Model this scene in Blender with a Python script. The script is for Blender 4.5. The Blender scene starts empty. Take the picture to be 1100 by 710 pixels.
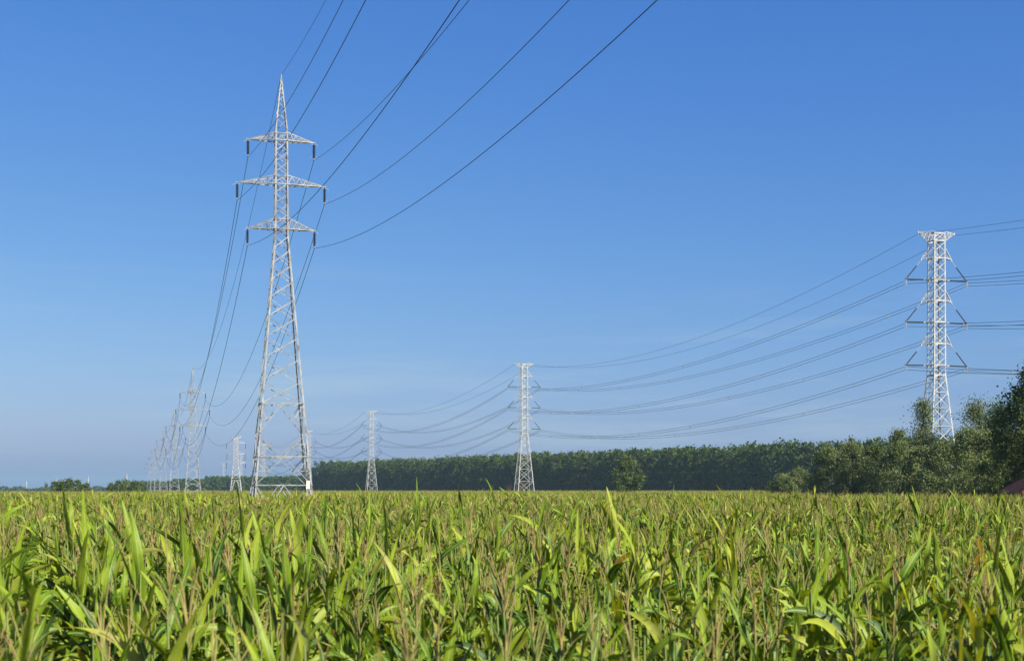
import bpy, math, random
import numpy as np
from mathutils import Vector, Matrix

# ------------------------------------------------------------------ camera, sky, sun, exposure
SC = bpy.context.scene
COL = SC.collection
F, CX, HY, EYE = 1528.0, 550.0, 525.0, 3.1        # survey of the place: focal length, centre, horizon, eye height


def at(px, py, Y):
    return Vector(((px - CX) / F * Y, Y, EYE + (HY - py) / F * Y))


cam_d = bpy.data.cameras.new("camera")
cam = bpy.data.objects.new("camera", cam_d)
COL.objects.link(cam)
cam.location = (0, 0, EYE)
cam.rotation_euler = (math.radians(90), 0, 0)
cam_d.lens = 50.0
cam_d.sensor_width = 36.0
cam_d.shift_y = 0.155
cam_d.clip_start = 0.1
cam_d.clip_end = 60000
cam_d.dof.use_dof = True
cam_d.dof.focus_distance = 110.0
cam_d.dof.aperture_fstop = 4.8
SC.camera = cam

SUN_AZ, SUN_EL = math.radians(132), math.radians(35)
W = bpy.data.worlds.new("World")
SC.world = W
W.use_nodes = True
wn = W.node_tree
wn.nodes.clear()
sky = wn.nodes.new("ShaderNodeTexSky")
sky.sky_type = 'NISHITA'
sky.sun_disc = False
sky.sun_elevation = SUN_EL
sky.sun_rotation = SUN_AZ
sky.altitude = 0
sky.air_density = 1.0
sky.dust_density = 1.15
sky.ozone_density = 3.0
bg = wn.nodes.new("ShaderNodeBackground")
bg.inputs['Strength'].default_value = 0.072
wo = wn.nodes.new("ShaderNodeOutputWorld")
sep = wn.nodes.new("ShaderNodeSeparateColor")       # white balance of the camera
cmb = wn.nodes.new("ShaderNodeCombineColor")
wn.links.new(sky.outputs[0], sep.inputs[0])
for i, (gain, pw) in enumerate(((.285, 1.40), (.64, .97), (2.12, .50))):
    p = wn.nodes.new("ShaderNodeMath")
    p.operation = 'POWER'
    p.inputs[1].default_value = pw
    q = wn.nodes.new("ShaderNodeMath")
    q.operation = 'MULTIPLY'
    q.inputs[1].default_value = gain
    wn.links.new(sep.outputs[i], p.inputs[0])
    wn.links.new(p.outputs[0], q.inputs[0])
    wn.links.new(q.outputs[0], cmb.inputs[i])
# faint streaks of high cloud
wtc = wn.nodes.new("ShaderNodeTexCoord")
wmp = wn.nodes.new("ShaderNodeMapping")
wmp.inputs['Scale'].default_value = (2.2, 2.2, 26)
wmp.inputs['Rotation'].default_value = (0.06, 0.04, 0)
wnz = wn.nodes.new("ShaderNodeTexNoise")
wnz.inputs['Scale'].default_value = 2.1
wnz.inputs['Detail'].default_value = 7
wnz.inputs['Roughness'].default_value = .62
wrp = wn.nodes.new("ShaderNodeMapRange")
wrp.inputs['From Min'].default_value = .52
wrp.inputs['From Max'].default_value = .80
wrp.inputs['To Max'].default_value = .42
wmx = wn.nodes.new("ShaderNodeMix")
wmx.data_type = 'RGBA'
wmx.inputs[7].default_value = (3.4, 4.3, 4.9, 1)
wn.links.new(wtc.outputs['Generated'], wmp.inputs[0])
wn.links.new(wmp.outputs[0], wnz.inputs['Vector'])
wn.links.new(wnz.outputs['Fac'], wrp.inputs['Value'])
wsp = wn.nodes.new("ShaderNodeSeparateXYZ")
wlo = wn.nodes.new("ShaderNodeMapRange")          # the streaks lie low over the land
wlo.inputs['From Min'].default_value = .07
wlo.inputs['From Max'].default_value = .17
wlo.inputs['To Min'].default_value = 1
wlo.inputs['To Max'].default_value = 0
wml = wn.nodes.new("ShaderNodeMath")
wml.operation = 'MULTIPLY'
wn.links.new(wtc.outputs['Generated'], wsp.inputs[0])
wn.links.new(wsp.outputs['Z'], wlo.inputs['Value'])
wn.links.new(wlo.outputs[0], wml.inputs[0])
wn.links.new(wrp.outputs[0], wml.inputs[1])
wn.links.new(wml.outputs[0], wmx.inputs[0])
wn.links.new(cmb.outputs[0], wmx.inputs[6])
wn.links.new(wmx.outputs[2], bg.inputs[0])
wn.links.new(bg.outputs[0], wo.inputs[0])

sun_d = bpy.data.lights.new("sun", 'SUN')
sun_d.energy = 5.0
sun_d.angle = math.radians(0.5)
sun_d.color = (1.0, 0.955, 0.83)
sun = bpy.data.objects.new("sun", sun_d)
COL.objects.link(sun)
SUN_DIR = Vector((math.sin(SUN_AZ) * math.cos(SUN_EL), math.cos(SUN_AZ) * math.cos(SUN_EL), math.sin(SUN_EL)))
sun.rotation_euler = SUN_DIR.to_track_quat('Z', 'Y').to_euler()
sun.location = (60, -40, 80)

SC.view_settings.view_transform = 'Standard'
SC.view_settings.look = 'None'
SC.view_settings.gamma = 1.0
SC.view_settings.exposure = 1.02
SC.render.engine = 'CYCLES'
SC.cycles.use_denoising = True
SC.cycles.max_bounces = 6
SC.cycles.diffuse_bounces = 1
SC.cycles.glossy_bounces = 2
SC.cycles.transmission_bounces = 3
SC.cycles.volume_bounces = 0
SC.cycles.transparent_max_bounces = 4


# ------------------------------------------------------------------ helpers
class MB:
    """collects tubes, bars and quads; build() links them as one mesh object"""

    def __init__(self):
        self.v, self.f, self.m = [], [], []

    def add(self, vs, fs, mi=0):
        o = len(self.v)
        self.v += [tuple(a) for a in vs]
        self.f += [tuple(i + o for i in f) for f in fs]
        self.m += [mi] * len(fs)

    def strap(self, p, q, w, n):
        """flat bar lying in the lattice face whose normal is n"""
        self.bar(p, q, w, w * .22, n)

    def bar(self, p, q, w, h=None, up=None, mi=0):
        p, q = Vector(p), Vector(q)
        h = h or w
        d = (q - p).normalized()
        u = Vector(up) if up else (Vector((0, 0, 1)) if abs(d.z) < .95 else Vector((0, 1, 0)))
        s = d.cross(u).normalized() * w / 2
        t = s.cross(d).normalized() * h / 2
        vs = [a + b for a in (p, q) for b in (-s - t, s - t, s + t, -s + t)]
        self.add(vs, [(3, 2, 1, 0), (4, 5, 6, 7), (0, 1, 5, 4), (1, 2, 6, 5), (2, 3, 7, 6), (3, 0, 4, 7)], mi)

    def tube(self, pts, rad, n=6, caps=True, mi=0):
        pts = [Vector(p) for p in pts]
        rr = rad if isinstance(rad, (list, tuple)) else [rad] * len(pts)
        vs = []
        for i, p in enumerate(pts):
            d = (pts[min(i + 1, len(pts) - 1)] - pts[max(i - 1, 0)]).normalized()
            u = Vector((0, 0, 1)) if abs(d.z) < .9 else Vector((1, 0, 0))
            s = d.cross(u).normalized()
            t = s.cross(d).normalized()
            vs += [p + (s * math.cos(2 * math.pi * k / n) + t * math.sin(2 * math.pi * k / n)) * rr[i] for k in range(n)]
        fs = []
        for i in range(len(pts) - 1):
            for k in range(n):
                fs.append((i * n + k, i * n + (k + 1) % n, (i + 1) * n + (k + 1) % n, (i + 1) * n + k))
        if caps:
            fs += [tuple(range(n))[::-1], tuple(range((len(pts) - 1) * n, len(pts) * n))]
        self.add(vs, fs, mi)

    def lathe(self, prof, c, n=12, mi=0):      # prof = [(r, z)]
        c = Vector(c)
        self.tube([c + Vector((0, 0, z)) for r, z in prof], [max(r, .002) for r, z in prof], n, True, mi)

    def box(self, lo, hi, mi=0):
        (a, b, c), (d, e, f) = lo, hi
        self.add([(a, b, c), (d, b, c), (d, e, c), (a, e, c), (a, b, f), (d, b, f), (d, e, f), (a, e, f)],
                 [(3, 2, 1, 0), (4, 5, 6, 7), (0, 1, 5, 4), (1, 2, 6, 5), (2, 3, 7, 6), (3, 0, 4, 7)], mi)

    def build(self, name, mats, parent=None, smooth=False):
        me = bpy.data.meshes.new(name)
        me.from_pydata(self.v, [], self.f)
        for m in (mats if isinstance(mats, (list, tuple)) else [mats]):
            me.materials.append(m)
        if any(self.m):
            me.polygons.foreach_set("material_index", self.m)
        if smooth:
            me.polygons.foreach_set("use_smooth", [True] * len(me.polygons))
        me.update()
        return link(name, me, parent)


def link(name, me, parent=None):
    o = bpy.data.objects.new(name, me)
    COL.objects.link(o)
    if parent:
        o.parent = parent
    return o


def quads(name, V, Q, mats, mat_index=None, attrs=None, smooth=False):
    """big quad meshes straight from arrays"""
    me = bpy.data.meshes.new(name)
    V = np.ascontiguousarray(V, np.float32)
    Q = np.ascontiguousarray(Q, np.int32)
    me.vertices.add(len(V))
    me.vertices.foreach_set("co", V.ravel())
    me.loops.add(Q.size)
    me.loops.foreach_set("vertex_index", Q.ravel())
    me.polygons.add(len(Q))
    me.polygons.foreach_set("loop_start", np.arange(0, Q.size, 4, dtype=np.int32))
    for m in mats:
        me.materials.append(m)
    if mat_index is not None:
        me.polygons.foreach_set("material_index", np.ascontiguousarray(mat_index, np.int32))
    if smooth:
        me.polygons.foreach_set("use_smooth", np.ones(len(Q), bool))
    for k, a in (attrs or {}).items():
        at_ = me.attributes.new(k, 'FLOAT', 'POINT')
        at_.data.foreach_set("value", np.ascontiguousarray(a, np.float32))
    me.update(calc_edges=True)
    return me


def tag(o, label=None, cat=None, group=None, kind=None):
    if label:
        o["label"] = label
    if cat:
        o["category"] = cat
    if group:
        o["group"] = group
    if kind:
        o["kind"] = kind
    return o


def empty(name, loc=(0, 0, 0), rz=0.0):
    o = bpy.data.objects.new(name, None)
    o.empty_display_size = .2
    o.location = loc
    o.rotation_euler = (0, 0, rz)
    COL.objects.link(o)
    return o


def copy_tree(o, parent=None):
    c = o.copy()
    COL.objects.link(c)
    if parent:
        c.parent = parent
    for ch in list(o.children):
        copy_tree(ch, c)
    return c


# ------------------------------------------------------------------ materials
def mat(name, base, rough=.6, metal=0.0, spec=.5):
    m = bpy.data.materials.new(name)
    m.use_nodes = True
    b = m.node_tree.nodes["Principled BSDF"]
    b.inputs["Base Color"].default_value = (*base, 1)
    b.inputs["Roughness"].default_value = rough
    b.inputs["Metallic"].default_value = metal
    b.inputs["Specular IOR Level"].default_value = spec
    return m


def nd(m, t, **kw):
    n = m.node_tree.nodes.new(t)
    for k, v in kw.items():
        setattr(n, k, v)
    return n


def ramp(m, stops, fac):
    r = nd(m, "ShaderNodeValToRGB")
    e = r.color_ramp.elements
    while len(e) < len(stops):
        e.new(.5)
    for x, (p, c) in zip(e, stops):
        x.position = p
        x.color = (*c, 1)
    m.node_tree.links.new(fac, r.inputs[0])
    return r.outputs[0]


def noise_mat(name, stops, scale, detail=4, rough=.7, metal=0.0, spec=.4, stretch=None, bump=0.0):
    m = mat(name, (1, 1, 1), rough, metal, spec)
    L = m.node_tree.links.new
    tc = nd(m, "ShaderNodeTexCoord")
    n = nd(m, "ShaderNodeTexNoise")
    n.inputs["Scale"].default_value = scale
    n.inputs["Detail"].default_value = detail
    src = tc.outputs["Object"]
    if stretch:
        mp = nd(m, "ShaderNodeMapping")
        mp.inputs["Scale"].default_value = stretch
        L(src, mp.inputs[0])
        src = mp.outputs[0]
    L(src, n.inputs["Vector"])
    b = m.node_tree.nodes["Principled BSDF"]
    L(ramp(m, stops, n.outputs["Fac"]), b.inputs["Base Color"])
    if bump:
        bp = nd(m, "ShaderNodeBump")
        bp.inputs["Strength"].default_value = bump
        L(n.outputs["Fac"], bp.inputs["Height"])
        L(bp.outputs[0], b.inputs["Normal"])
    return m


def leaf_mat(name, stops, trans=.35, rough=.5, spec=.3, trans_gain=(1.5, 1.6, .9), midrib=None, objvar=0.0, patch=0.0):
    """foliage: colour from the per-leaf 'tint', light passes through the blade"""
    m = mat(name, (1, 1, 1), rough, 0, spec)
    L = m.node_tree.links.new
    a = nd(m, "ShaderNodeAttribute", attribute_name="tint")
    fac = a.outputs["Fac"]
    if objvar:
        oi = nd(m, "ShaderNodeObjectInfo")
        mm = nd(m, "ShaderNodeMath", operation='MULTIPLY_ADD')
        L(oi.outputs["Random"], mm.inputs[0])
        mm.inputs[1].default_value = objvar
        L(fac, mm.inputs[2])
        sb = nd(m, "ShaderNodeMath", operation='SUBTRACT')
        L(mm.outputs[0], sb.inputs[0])
        sb.inputs[1].default_value = objvar / 2
        fac = sb.outputs[0]
    if patch:                                  # plots of the field that are riper or greener, and mottled blades
        gp = nd(m, "ShaderNodeNewGeometry")
        for sc_, am in ((.045, patch), (.35, patch * .7), (16.0, patch * .9)):
            pn = nd(m, "ShaderNodeTexNoise")
            pn.inputs["Scale"].default_value = sc_
            pn.inputs["Detail"].default_value = 3
            L(gp.outputs["Position"], pn.inputs["Vector"])
            pm = nd(m, "ShaderNodeMath", operation='MULTIPLY_ADD')
            L(pn.outputs["Fac"], pm.inputs[0])
            pm.inputs[1].default_value = am
            pa = nd(m, "ShaderNodeMath", operation='ADD')
            L(fac, pa.inputs[0])
            pa.inputs[1].default_value = -am / 2
            L(pa.outputs[0], pm.inputs[2])
            fac = pm.outputs[0]
    c = ramp(m, stops, fac)
    if midrib:
        a2 = nd(m, "ShaderNodeAttribute", attribute_name="mid")
        r2 = ramp(m, [(.80, (0, 0, 0)), (.93, (1, 1, 1))], a2.outputs["Fac"])
        mx = nd(m, "ShaderNodeMix", data_type='RGBA')
        L(r2, mx.inputs[0])
        L(c, mx.inputs[6])
        mx.inputs[7].default_value = (*midrib, 1)
        c = mx.outputs[2]
    b = m.node_tree.nodes["Principled BSDF"]
    L(c, b.inputs["Base Color"])
    tr = nd(m, "ShaderNodeBsdfTranslucent")
    g = nd(m, "ShaderNodeMix", data_type='RGBA', blend_type='MULTIPLY')
    g.inputs[0].default_value = 1
    L(c, g.inputs[6])
    g.inputs[7].default_value = (*trans_gain, 1)
    L(g.outputs[2], tr.inputs[0])
    ms = nd(m, "ShaderNodeMixShader")
    ms.inputs[0].default_value = trans
    L(b.outputs[0], ms.inputs[1])
    L(tr.outputs[0], ms.inputs[2])
    L(ms.outputs[0], m.node_tree.nodes["Material Output"].inputs[0])
    return m


M_GALV = noise_mat("galvanised_steel", [(.30, (.090, .072, .058)), (.40, (.165, .170, .172)), (.64, (.255, .265, .272))], 1.1, 5, .5, .15)
M_WHITE = noise_mat("pale_painted_steel", [(.35, (.24, .25, .255)), (.6, (.35, .355, .36))], .8, 3, .55, 0.0)
M_INS = mat("dark_glazed_insulator", (.022, .026, .036), .65, 0, .15)
M_FIT = mat("steel_fitting", (.25, .25, .26), .4, .6)
M_WIRE = mat("weathered_conductor", (.035, .037, .045), .6, .3)
M_CONC = noise_mat("concrete", [(.3, (.28, .27, .25)), (.7, (.40, .39, .37))], 3, 5, .9)
M_PLATE = mat("cream_plate", (.78, .72, .52), .5)
M_SPACER = mat("light_spacer", (.22, .23, .25), .4, .3)
M_SOIL = noise_mat("field_soil", [(.3, (.060, .055, .025)), (.55, (.085, .085, .03)), (.75, (.07, .10, .03))], .05, 8, .95)
M_LEAF = leaf_mat("corn_leaf", [(0, (.022, .062, .004)), (.22, (.064, .130, .005)), (.52, (.165, .240, .010)), (.82, (.28, .315, .030)), (.92, (.22, .20, .06)), (1, (.28, .20, .10))],
                  .20, .48, .20, (2.4, 1.8, .3), (.24, .27, .08), 0.0, .40)
M_STALK = leaf_mat("corn_stalk", [(0, (.10, .16, .03)), (1, (.22, .26, .07))], .1, .5, .4)
M_TASSEL = leaf_mat("corn_tassel", [(0, (.24, .145, .07)), (.4, (.32, .24, .095)), (.75, (.34, .29, .11)), (1, (.24, .27, .07))], .3, .8, .1, (1.2, 1.1, .9))
M_BARK = noise_mat("bark", [(.3, (.05, .04, .03)), (.7, (.13, .105, .08))], 4, 5, .95, stretch=(1, 1, .2), bump=.4)
M_POPLAR = leaf_mat("poplar_foliage", [(0, (.020, .044, .009)), (1, (.074, .106, .022))], .08, .8, .03, objvar=.35)
M_WILLOW = leaf_mat("willow_foliage", [(0, (.056, .082, .025)), (1, (.185, .212, .076))], .15, .7, .1, objvar=.25)
M_OAK = leaf_mat("oak_foliage", [(0, (.030, .050, .010)), (.8, (.085, .108, .022)), (1, (.14, .12, .035))], .15, .6, .12)
M_BUSH = leaf_mat("bush_foliage", [(0, (.040, .064, .015)), (1, (.100, .130, .034))], .14, .7, .1, objvar=.3)
M_BRICK = noise_mat("brick", [(.35, (.20, .09, .06)), (.6, (.30, .14, .09))], 9, 4, .9)


def tile_mat():
    m = mat("clay_roof_tiles", (1, 1, 1), .9, 0, .1)
    L = m.node_tree.links.new
    tc = nd(m, "ShaderNodeTexCoord")
    n = nd(m, "ShaderNodeTexNoise")
    n.inputs["Scale"].default_value = 1.7
    n.inputs["Detail"].default_value = 6
    L(tc.outputs["Object"], n.inputs["Vector"])
    wv = nd(m, "ShaderNodeTexWave", bands_direction='Z')
    wv.inputs["Scale"].default_value = 1.6
    wv.inputs["Distortion"].default_value = .4
    L(tc.outputs["Object"], wv.inputs["Vector"])
    b = m.node_tree.nodes["Principled BSDF"]
    L(ramp(m, [(.3, (.055, .026, .020)), (.7, (.120, .052, .036))], n.outputs["Fac"]), b.inputs["Base Color"])
    bp = nd(m, "ShaderNodeBump")
    bp.inputs["Strength"].default_value = .5
    bp.inputs["Distance"].default_value = .05
    L(wv.outputs["Fac"], bp.inputs["Height"])
    L(bp.outputs[0], b.inputs["Normal"])
    return m


M_TILE = tile_mat()
M_GLASS = mat("window_glass", (.04, .05, .06), .1)
M_TRIM = mat("white_trim", (.72, .72, .70), .5)

# ------------------------------------------------------------------ ground and air
gm = MB()
S = 9000
gm.add([(-S, -S, 0), (S, -S, 0), (S, S, 0), (-S, S, 0)], [(0, 1, 2, 3)])
tag(gm.build("ground", M_SOIL), kind='structure')

hm = MB()
hm.box((-S - 50, -S - 50, -1.0), (S + 50, S + 50, 75.0))
haze_m = bpy.data.materials.new("haze_air")
haze_m.use_nodes = True
ht = haze_m.node_tree
ht.nodes.clear()
pv = ht.nodes.new("ShaderNodeVolumePrincipled")
pv.inputs["Color"].default_value = (.60, .88, .96, 1)
pv.inputs["Density"].default_value = 0.00008
pv.inputs["Anisotropy"].default_value = 0.2
ho = ht.nodes.new("ShaderNodeOutputMaterial")
ht.links.new(pv.outputs[0], ho.inputs["Volume"])
haze = hm.build("haze", haze_m)
tag(haze, kind='stuff')


# ------------------------------------------------------------------ grey pointed pylons
def l_leg(mb, pts, sx, sy, w=.145, t=.03):
    """angle-iron leg through pts, flanges turned inward"""
    prof = [(0, 0), (-sx * w, 0), (-sx * w, -sy * t), (-sx * t, -sy * t), (-sx * t, -sy * w), (0, -sy * w)]
    if sx * sy < 0:
        prof = prof[::-1]
    vs = [(p[0] + a, p[1] + b, p[2]) for p in pts for a, b in prof]
    n = 6
    fs = [(i * n + k, i * n + (k + 1) % n, (i + 1) * n + (k + 1) % n, (i + 1) * n + k) for i in range(len(pts) - 1) for k in range(n)]
    fs += [tuple(range(n))[::-1], tuple(range((len(pts) - 1) * n, len(pts) * n))]
    mb.add(vs, fs)


ARMS = [(3.1, 36.6, .72), (4.12, 32.4, .82), (3.15, 28.1, 1.02)]      # reach, height, depth of the three cross-arms


def face_pts(hw, z, k):
    c = [(-hw, -hw), (hw, -hw), (hw, hw), (-hw, hw)]
    a, b = c[k], c[(k + 1) % 4]
    return Vector((*a, z)), Vector((*b, z))


def make_grey_pylon(cut, plate):
    """cut = how many metres shorter the legs are than the tallest one's"""
    r = empty("lattice_pylon")
    dz = -cut
    zt = 27.5 + dz

    def hw(z):
        if z <= zt:
            return .66 + (zt - z) * .083
        if z <= 37.5 + dz:
            return .66 - .06 * (z - zt) / 10
        return max(.05, .60 - .55 * (z - 37.5 - dz) / 5.3)
    for sx, sy in ((-1, -1), (1, -1), (1, 1), (-1, 1)):
        mb = MB()
        zs = [-.2, 2.65, 8.5 + dz * .4, zt, 37.5 + dz]
        l_leg(mb, [(sx * hw(z), sy * hw(z), z) for z in zs], sx, sy)
        mb.build("leg", M_GALV, r)
        fb = MB()
        fb.lathe([(.55, -.3), (.55, .25), (.35, .55), (.3, .6)], (sx * hw(0), sy * hw(0), 0), 10)
        fb.build("footing", M_CONC, r)
    pk = MB()
    for sx, sy in ((-1, -1), (1, -1), (1, 1), (-1, 1)):
        l_leg(pk, [(sx * hw(z), sy * hw(z), z + .02) for z in (37.5 + dz, 42.7 + dz)], sx, sy, .11, .03)
    z = 37.6 + dz
    i = 0
    while z < 41.9 + dz:
        st = max(.45, hw(z) * 1.9)
        for k in range(4):
            a, b = face_pts(hw(z), z, k)
            c, d = face_pts(hw(z + st), z + st, k)
            pk.bar(*((a, d) if (i + k) % 2 else (b, c)), .06)
        z += st
        i += 1
    pk.lathe([(.07, 0), (.07, .25), (.02, .5)], (0, 0, 42.6 + dz), 8)
    pk.build("peak", M_GALV, r)

    br = MB()

    def cross(z0, z1, w, both):
        for k in range(4):
            a, b = face_pts(hw(z0), z0, k)
            c, d = face_pts(hw(z1), z1, k)
            n = -(a + b) * .5
            n.z = 0
            n.normalize()
            br.strap(a, d, w, n)
            if both:
                br.strap(b + n * w * .6, c + n * w * .6, w * .7, n)

    def ring(z, w):
        for k in range(4):
            a, b = face_pts(hw(z), z, k)
            br.bar(a, b, w)
    # mast: crossed lacing
    z = zt
    while z < 37.3 + dz:
        cross(z, min(z + 1.0, 37.5 + dz), .07, True)
        z += 1.0
    for a in ARMS:
        ring(a[1] + dz, .1)
        ring(a[1] + dz + a[2] * .9, .08)
    # body: parallel diagonals
    zlow = 11.3 + dz * .75
    n = 9 if cut == 0 else 7
    hs = np.array([1.0 + .75 * (n - 1 - i) / n for i in range(n)])
    hs = hs / hs.sum() * (zt - zlow)
    zz = zlow
    for i, h in enumerate(hs):
        cross(zz, zz + h * .92, .085, True)
        zz += h
    # the big open panels above the feet
    z1, z2, z3, z4 = zlow, zlow * .755, zlow * .55, zlow * .31
    for zr in (z1, z3, z4):
        ring(zr, .10)
    for k in range(4):
        a1, b1 = face_pts(hw(z1), z1, k)
        a2, b2 = face_pts(hw(z2), z2, k)
        a3, b3 = face_pts(hw(z3), z3, k)
        a4, b4 = face_pts(hw(z4), z4, k)
        a5, b5 = face_pts(hw(.4), .4, k)
        m1, m3, m4 = (a1 + b1) / 2, (a3 + b3) / 2, (a4 + b4) / 2
        for p, q in ((m1, a2), (m1, b2), (a2, m3), (b2, m3), (m3, a4), (m3, b4)):
            br.bar(p, q, .095, .06)
        for p, q, s in ((m1, a2, a1), (m1, b2, b1), (a2, m3, a3), (b2, m3, b3), (m3, a4, a3), (m3, b4, b3)):
            h = p.lerp(q, .5)
            br.bar(h, s, .07)
            leg = a2 if s in (a1, a3) else b2
            br.bar(h, Vector((math.copysign(hw(h.z), leg.x), math.copysign(hw(h.z), leg.y), h.z)), .06)
        ma, mb_ = a4.lerp(m4, .5), b4.lerp(m4, .5)
        la, lb = a5.lerp(b5, .27), b5.lerp(a5, .27)
        la.z = lb.z = z4 * .45
        for p, q in ((m4, la), (m4, lb), (a4, la), (b4, lb)):
            br.bar(p, q, .10)
        ga, gb = face_pts(hw(.5), .5, k)
        br.bar(la, ga, .09)
        br.bar(lb, gb, .09)
    br.build("bracing", M_GALV, r)

    for reach, h, dep in ARMS:
        h = h + dz
        for s in (-1, 1):
            am = MB()
            b = hw(h)
            t = hw(h + dep)
            tip = Vector((s * reach, 0, h + .02))
            lo = [Vector((s * b, e * b, h)) for e in (-1, 1)]
            hi = [Vector((s * t, e * t, h + dep)) for e in (-1, 1)]
            for e in (0, 1):
                am.bar(lo[e], tip, .075)
                am.bar(hi[e], tip, .065)
                n_ = 5
                for i in range(n_):
                    f0, f1 = i / n_, (i + .5) / n_
                    am.bar(lo[e].lerp(tip, f0), hi[e].lerp(tip, f1), .05)
                    am.bar(hi[e].lerp(tip, f1), lo[e].lerp(tip, (i + 1) / n_), .05)
            for i in range(1, 5):
                am.bar(lo[0].lerp(tip, i / 5), lo[1].lerp(tip, i / 5), .05)
                am.bar(lo[0].lerp(tip, i / 5), lo[1].lerp(tip, (i - 1) / 5), .05)
            am.bar(tip, tip + Vector((s * .2, 0, .05)), .08)
            am.build("cross_arm", M_GALV, r)
            im = MB()
            x = s * (reach + .05)
            prof = [(.03, -1.50)]
            for i in range(11):
                zz = -1.42 + i * .115
                prof += [(.05, zz), (.155, zz + .02), (.13, zz + .055), (.05, zz + .08)]
            prof += [(.03, 0)]
            im.lathe(prof, (x, 0, h), 10)
            ins = im.build("insulator", M_INS, r)
            hm_ = MB()
            hm_.bar((x - .28, 0, h - .12), (x + .28, 0, h - .10), .035)
            hm_.bar((x + s * .28, 0, h - .10), (x + s * .40, 0, h - .30), .03)
            hm_.build("arcing_horn", M_FIT, ins)
            hm_ = MB()
            hm_.bar((x - .30, 0, h - 1.36), (x + .30, 0, h - 1.36), .035)
            hm_.build("arcing_horn", M_FIT, ins)
            cm = MB()
            cm.bar((x, -.25, h - 1.6), (x, .25, h - 1.6), .09, .12)
            cm.bar((x, 0, h - 1.62), (x, 0, h - 1.45), .06)
            cm.build("clamp", M_FIT, ins)
    if plate:
        pb = MB()
        pb.box((2.12, -hw(z4) - .12, z4 - .35), (2.42, -hw(z4) - .08, z4 + .42))
        pb.build("plate", M_PLATE, r)
    return r


D1 = 137.0
ROW1 = [(302, 1.0), (207, 2.64), (187.3, 4.02), (175.5, 5.15), (168.5, 6.5), (164, 8.0), (160, 9.8)]
T1 = [Vector(((px - CX) / F * D1 * k, D1 * k, 0)) for px, k in ROW1]
dir1 = (T1[1] - T1[0]).normalized()
YAW1 = math.atan2(-dir1.x, dir1.y)
labels1 = ["tallest pointed grey lattice pylon, with a cream plate low on its legs",
           "second pointed grey pylon, next down the row behind the tallest one",
           "third pointed grey pylon from the tallest one along its row",
           "fourth pointed grey pylon from the tallest one along its row",
           "fifth pointed grey pylon from the tallest one, faint with distance",
           "sixth pointed grey pylon from the tallest one, faint with distance",
           "farthest and faintest pointed grey pylon at the end of its row"]
pyl1 = []
tall = make_grey_pylon(0.0, True)
short = make_grey_pylon(9.0, False)
for i, p in enumerate(T1):
    o = tall if i == 0 else (short if i == 1 else copy_tree(short))
    o.location = p
    o.rotation_euler = (0, 0, YAW1)
    tag(o, labels1[i], "pylon", "pointed grey pylons in a row")
    pyl1.append(o)


# ------------------------------------------------------------------ white flat-topped pylons
DA = 305.0
ZTOP = 58.1
TIERS = [47.9, 38.8, 29.6]      # height of the horizontal insulators


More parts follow.
